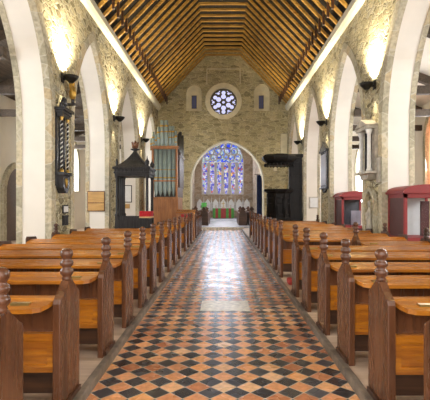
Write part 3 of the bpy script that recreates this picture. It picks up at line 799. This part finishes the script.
g = MB(); g.box(-.14, .22, -.02, .06, 0, .17, .02); g.box(.13, .22, .0, .50, 0, .17, .02); g.build('cloth', M['velvet'], ve)
g = MB(); g.box(-.14, .22, -.025, .062, -.045, .0); g.box(.13, .224, .0, .50, -.045, .0); g.build('fringe', M['fringe'], ve)

# ------------------------------------------------------------------ organ
og = thing('pipe_organ', 'pipe organ with grey-green pipes in an orange oak case by the left wall', 'organ', (-2.7, 19.7, ZP))
x0, x1, dp = -.55, .60, 2.6
g = MB(); g.box(x0, x1, 0, dp, 0, 1.72)
for k in range(5):
    x = x0 + (x1 - x0) * k / 4; g.box(x - .05, x + .05, -.03, 0, .05, 1.66)
g.box(x0 - .04, x1 + .04, -.05, 0, 1.64, 1.74); g.box(x0 - .04, x1 + .04, -.05, 0, 0, .16)
g.build('case', M['organwood'], og)
g = MB(); g.box(x0 - .02, x0 + .07, -.02, .12, 1.74, 4.0); g.box(x1 - .07, x1 + .02, -.02, .12, 1.74, 4.0)
g.box(x0 - .08, x1 + .06, -.06, .16, 3.95, 4.08, .01); g.box(x0, x1, -.01, .1, 2.45, 2.52)
g.build('pipe_frame', M['organwood'], og)
g = MB(); g.box(x0 + .07, x1 - .07, .26, .30, 1.74, 3.95); g.build('screen', M['pipedark'], og)
n = 5
for k in range(n):
    x = x0 + .17 + k * (x1 - x0 - .34) / (n - 1)
    g = MB(); g.lathe([(.02, 1.78), (.06, 1.9), (.098, 2.05), (.098, 3.93)], (x, .12, 0), 14); p = g.build('pipe', M['pipe'], og)
    g = MB(); g.lathe([(.1005, 2.60), (.1005, 2.66)], (x, .12, 0), 14); g.build('gilt_band', M['gilt'], p)
    g = MB(); g.lathe([(.1005, 2.98), (.1005, 3.01)], (x, .12, 0), 14); g.build('gilt_band', M['gilt'], p)
for x, top, r_ in ((-.62, 4.45, .05), (-.52, 4.75, .06), (-.40, 4.62, .06), (-.27, 4.98, .075), (-.11, 5.28, .09), (.08, 5.28, .09), (.26, 5.02, .075), (.40, 5.02, .06), (.52, 4.8, .055)):
    g = MB(); g.lathe([(.03, 4.06), (r_, 4.2), (r_, top)], (x, .16, 0), 14); p = g.build('pipe', M['pipe'], og)
    g = MB(); g.lathe([(r_ + .004, top - .30), (r_ + .004, top - .22)], (x, .16, 0), 14); g.build('gilt_band', M['gilt'], p)
    g = MB(); g.lathe([(r_ + .004, top - .55), (r_ + .004, top - .50)], (x, .16, 0), 14); g.build('gilt_band', M['gilt'], p)
g = MB(); g.box(x1 - .05, x1 + .02, .12, dp, 1.74, 2.2); g.box(x1 - .08, x1 + .04, .6, dp + .3, 2.2, 3.75)
for k in range(4): g.box(x1 + .04, x1 + .06, .7 + k * .6, .78 + k * .6, 2.2, 3.72)
g.box(x1 - .1, x1 + .1, .55, dp + .35, 3.72, 3.84, .01); g.build('side_case', M['pewdark'], og)
for k in range(6):
    g = MB(); g.lathe([(.03, 3.84), (.07, 3.95), (.07, 4.75 + .12 * (k % 3))], (x1 - .02, .85 + k * .38, 0), 12); g.build('pipe', M['pipedark'], og)

# wooden reading desk with a red band, by the aisle
rdk = thing('reading_desk', 'orange oak reading desk with a red band behind the left pews', 'desk', (-1.46, 16.7, ZP))
g = MB(); g.box(-.34, .34, 0, .05, 0, 1.1); g.box(-.34, -.29, .05, .5, 0, 1.05); g.box(.29, .34, .05, .5, 0, 1.05)
for x in (-.34, 0, .28): g.box(x, x + .06, -.015, 0, .05, 1.0)
g.build('body', M['organwood'], rdk)
g = MB(); g.prism([(-.05, 1.10), (.45, 1.2), (.45, 1.16), (-.05, 1.06)], -.37, .37, 'X'); g.build('top', M['pewpanel'], rdk)
g = MB(); g.box(-.16, .26, -.03, -.015, .92, 1.03, .004); g.build('sign', M['velvet'], rdk)

# ------------------------------------------------------------------ pulpit (right)
pu = thing('pulpit', 'black carved oak pulpit with a sounding board against the right pier', 'pulpit', (2.62, 20.3, ZP))
oc = PI / 8
g = MB(); g.lathe([(.30, 0), (.34, .10), (.40, .35), (.48, .50), (.55, .60), (.55, .70), (.60, .74), (.56, .80)], (0, 0, 0), 8, 'Z', oc); g.build('base', M['blackoak'], pu)
g = MB(); g.lathe([(.54, .78), (.54, 1.92)], (0, 0, 0), 8, 'Z', oc)
for k in range(8):
    a = k * PI / 4 + oc; x, y = .545 * math.cos(a), .545 * math.sin(a)
    g.tube((x, y, .80), (x, y, 1.9), .04)
    am = a + PI / 8; d = .505
    c = Vector((d * math.cos(am), d * math.sin(am), 0)); t = Vector((-math.sin(am), math.cos(am), 0))
    for s_ in (-1, 1): g.tube(c + t * .13 * s_ + Vector((0, 0, .95)), c + t * .13 * s_ + Vector((0, 0, 1.7)), .02)
    for zz in (.95, 1.45, 1.7): g.tube(c - t * .15 + Vector((0, 0, zz)), c + t * .15 + Vector((0, 0, zz)), .02)
g.build('drum', M['blackoak'], pu)
g = MB(); g.lathe([(.55, 1.90), (.62, 1.97), (.72, 2.02), (.74, 2.08), (.70, 2.12), (.5, 2.12)], (0, 0, 0), 8, 'Z', oc); g.build('book_rest', M['blackoak'], pu)
g = MB(); g.lathe([(.60, 3.22), (.66, 3.30), (.60, 3.36), (.78, 3.46), (.84, 3.56), (.84, 3.64), (.74, 3.72), (.3, 3.78)], (.02, 0, 0), 8, 'Z', oc)
for k in range(24):
    a = 2 * PI * k / 24; g.ball((.02 + .67 * math.cos(a), .67 * math.sin(a), 3.25), .05, (1, 1, 1.4), 8)
g.build('sounding_board', M['blackoak'], pu)
g = MB(); g.box(.50, 1.12, .0, .12, .10, 3.72, .01)
g.box(.52, .60, -.04, 0, .6, 3.4); g.box(1.02, 1.10, -.04, 0, .6, 3.4)
for zz in (.6, 1.35, 2.1, 2.75, 3.4): g.box(.52, 1.10, -.04, 0, zz, zz + .09)
g.box(.46, 1.15, -.08, .16, 3.62, 3.78, .02); g.build('back_board', M['blackoak'], pu)
g = MB()
for k in range(4): g.box(.55 + 0, 1.15, .15 + k * .26, .41 + k * .26, 0, .95 - k * .22)
g.build('steps', M['blackoak'], pu)

# ------------------------------------------------------------------ red display cases (right)
def case(loc, label, lining):
    r = thing('display_case', label, 'display case', loc, 0, 'red glazed display cases')
    w_, d_, h_ = .92, .92, 1.66
    g = MB()
    for x in (0, w_ - .07):
        for y in (0, d_ - .07): g.box(x, x + .07, y, y + .07, 0, h_, .006)
    g.box(0, w_, 0, .07, h_ - .09, h_); g.box(0, w_, d_ - .07, d_, h_ - .09, h_); g.box(0, .07, 0, d_, h_ - .09, h_); g.box(w_ - .07, w_, 0, d_, h_ - .09, h_)
    g.box(0, w_, 0, d_, .62, .70); g.build('frame', M['red'], r)
    g = MB(); g.box(.01, .03, .05, d_ - .05, .0, h_ - .05); g.box(.04, w_ - .04, .02, .04, 0, .64); g.build('side_panel', M['redpanel'], r)
    g = MB(); g.box(.05, w_ - .05, d_ - .05, d_ - .03, .70, h_ - .08); g.box(.031, .04, .05, d_ - .05, .70, h_ - .08); g.build('lining', M[lining], r)
    g = MB(); pts = [(-.05, h_), (w_ + .05, h_), (w_ + .05, h_ + .05)] + [(w_ / 2 + (w_ / 2 + .02) * math.cos(PI * i / 14), h_ + .05 + .15 * math.sin(PI * i / 14) ** .9) for i in range(15)] + [(-.05, h_ + .05)]
    g.prism(pts, -.05, d_ + .05, 'Y', .008); g.build('pediment', M['red'], r)
    g = MB(); g.box(.07, w_ - .07, .025, .032, .70, h_ - .09); g.build('pane', M['glass'], r)
    return r
case((3.93, 9.32, ZP), 'red display case with pale lining nearest the camera on the right', 'caseback')
case((3.95, 14.3, ZP), 'red display case with dark interior under the second right arch', 'caseblack')
mp = thing('model_panel', 'upright dark red folded board inside the nearer red case', 'board', (4.62, 9.85, ZP + .70))
g = MB(); g.box(-.10, .10, -.02, .02, 0, .8, .004); g.build('face', M['redpanel'], mp)
bk = thing('exhibit_box', 'pale exhibit card standing in the further red case', 'card', (4.55, 14.75, ZP + .70))
g = MB(); g.box(-.17, .17, -.03, .03, 0, .5, .01); g.build('face', M['lilac'], bk)

# ------------------------------------------------------------------ right pier monuments
rm = thing('wall_monument', 'pale stone columned wall monument on the nearest right pier', 'monument', (W - .002, 10.95, 2.27)); rm.scale = (.8, .85, .74)
g = MB(); g.box(-.10, 0, -.48, .48, -.05, 1.65, .01); g.build('back_slab', M['marble'], rm)
for yy, mt in ((-.36, 'whitemarble'), (.36, 'whitemarble')):
    g = MB(); g.lathe([(.09, .06), (.09, .11), (.065, .15), (.058, 1.28), (.07, 1.31), (.10, 1.41), (.10, 1.46)], (-.24, yy, 0), 14); g.build('column', M[mt], rm)
g = MB(); g.tube((-.14, -.16, .1), (-.14, -.16, 1.4), .05); g.tube((-.14, .16, .1), (-.14, .16, 1.4), .05); g.build('pilaster', M['darkmarble'], rm)
g = MB(); g.box(-.36, 0, -.52, .52, 1.46, 1.58, .01); g.prism([(-.56, 1.58), (.56, 1.58), (0, 1.84)], -.40, 0, 'X'); g.build('pediment', M['marble'], rm)
g = MB(); g.box(-.40, 0, -.56, .56, -.04, .05, .015); g.prism([(-.42, -.04), (.42, -.04), (.3, -.22), (-.3, -.22)], -.28, 0, 'X', .01); g.build('shelf', M['marble'], rm)
nm_ = thing('niche_statue', 'weathered stone figure in a pointed niche below the right pier monument', 'statue', (W - .012, 10.95, ZP)); nm_.scale = (.6, 1, 1)
g = MB(); g.strip(arch(0, .30, 1.35, .42, .72, 8), arch(0, .30, 1.35, .42, .72, 8, .10), -.16, .0, 'X'); g.build('niche', M['dressed'], nm_)
g = MB(); g.lathe([(.15, .72), (.16, .8), (.13, 1.0), (.14, 1.22), (.06, 1.32), (.05, 1.35)], (-.12, 0, 0), 12, 'Z', 0, .7, 1); g.ball((-.12, 0, 1.43), .08, (.9, .9, 1.2)); g.tube((-.18, -.12, 1.2), (-.24, .02, 1.02), .04, .03); g.tube((-.18, .12, 1.2), (-.24, 0, 1.05), .04, .03); g.build('body', M['marble'], nm_)
g = MB(); g.box(-.26, 0, -.40, .40, .02, .62, .02); g.box(-.30, 0, -.44, .44, .62, .72, .015); g.build('pedestal', M['dressed'], nm_)
sm = thing('wall_tablet', 'tall narrow lilac tablet in a dark frame on the second right pier', 'tablet', (W, 15.95, 2.1))
g = MB(); g.box(-.08, 0, -.5, .5, 0, 1.30, .01); g.box(-.14, 0, -.54, .54, 1.30, 1.38, .01); g.prism([(-.56, 1.38), (.56, 1.38), (.0, 1.68)], -.12, 0, 'X'); g.box(-.13, 0, -.53, .53, -.06, 0, .01); g.prism([(-.3, -.06), (.3, -.06), (.1, -.2), (-.1, -.2)], -.08, 0, 'X'); g.build('frame', M['darkmarble'], sm)
g = MB(); g.box(-.095, -.08, -.40, .40, .08, 1.22); g.build('tablet_face', M['lilac'], sm)
wt = thing('wall_tablet', 'small pale stone tablet on the near edge of the nearest right pier', 'tablet', (W, 10.45, 2.02))
g = MB(); g.box(-.05, 0, -.12, .12, 0, .6, .012); g.build('tablet_face', M['marble'], wt)

for nm, lab, x0, x1, z0, z1, mt in (('memorial_tablet', 'tall pale stone tablet on the gable wall above the pulpit', 3.36, 3.78, 4.35, 5.6, 'niche'), ('memorial_tablet', 'small pale plaque on the gable wall between pulpit and sounding board', 2.93, 3.17, 3.4, 3.68, 'niche')):
    t = thing(nm, lab, 'tablet', ((x0 + x1) / 2, YE, z0)); h = (x1 - x0) / 2
    g = MB(); g.box(-h, h, -.06, 0, 0, z1 - z0, .01); g.build('frame', M['dressed'], t)
    g = MB(); g.box(-h + .03, h - .03, -.068, -.06, .03, z1 - z0 - .03); g.build('tablet_face', M[mt], t)
# ------------------------------------------------------------------ light
wld = bpy.data.worlds.new('sky'); S.world = wld; wld.use_nodes = True
bg = wld.node_tree.nodes['Background']; bg.inputs[0].default_value = (1.0, .97, .92, 1); bg.inputs[1].default_value = 1.7
def area(nm, loc, sx, sy, e, col, d):
    l = bpy.data.lights.new(nm, 'AREA'); l.shape = 'RECTANGLE'; l.size = sx; l.size_y = sy; l.energy = e; l.color = col
    o = bpy.data.objects.new(nm, l); COL.objects.link(o); o.location = loc
    o.rotation_euler = Vector(d).to_track_quat('-Z', 'Z').to_euler(); return o
for sx, ys_ in ((-1, (23.9, 20.6, 13.0, 8.6, 4.2)), (1, (26.0, 16.9, 13.4, 8.8, 4.2))):
    for y in ys_:
        area('window_daylight', (sx * (XA - .05), y, 3.6), 1.5, 2.4, 85, (.93, .96, 1.0), (-sx, 0, -.15))
for y in (29.1,):  # side windows and lamps added out of view to brighten the chancel
    for sx, x in ((-1, -2.5), (1, 2.62)):
        wf = MB(); hw = .5; i = arch(y, hw, 4.6, .9, 2.6, off=-.04); o = arch(y, hw, 4.6, .9, 2.6, off=.14); wf.strip(i, o, x - sx * .04, x + sx * .02)
        fo = wf.build('window_%d' % wk, M['dressed']); fo['kind'] = 'structure'; wk += 1
        wf = MB(); wf.prism(i, x - sx * .02, x - sx * .01, 'X'); wf.build('pane', M['sky'], fo)
        area('chancel_side_fill', (x - sx * .08, y, 3.9), (.9), 2.2, 120, (.93, .95, 1.0), (-sx, 0, -.1))
area('chancel_daylight', (WX, YC + .12, 4.6), 3.2, 3.6, 160, (.80, .86, 1.0), (0, -1, -.1))

cam = bpy.data.cameras.new('camera'); co = bpy.data.objects.new('camera', cam); COL.objects.link(co)
co.location = (0, 0, 1.505); co.rotation_euler = (PI / 2, 0, 0)
cam.sensor_width = 36; cam.lens = 36; cam.shift_x = -8 / 430; cam.shift_y = 3.5 / 430; cam.clip_start = .05
S.camera = co
S.view_settings.view_transform = 'Standard'; S.view_settings.look = 'None'; S.view_settings.gamma = 1
S.view_settings.exposure = 1.15
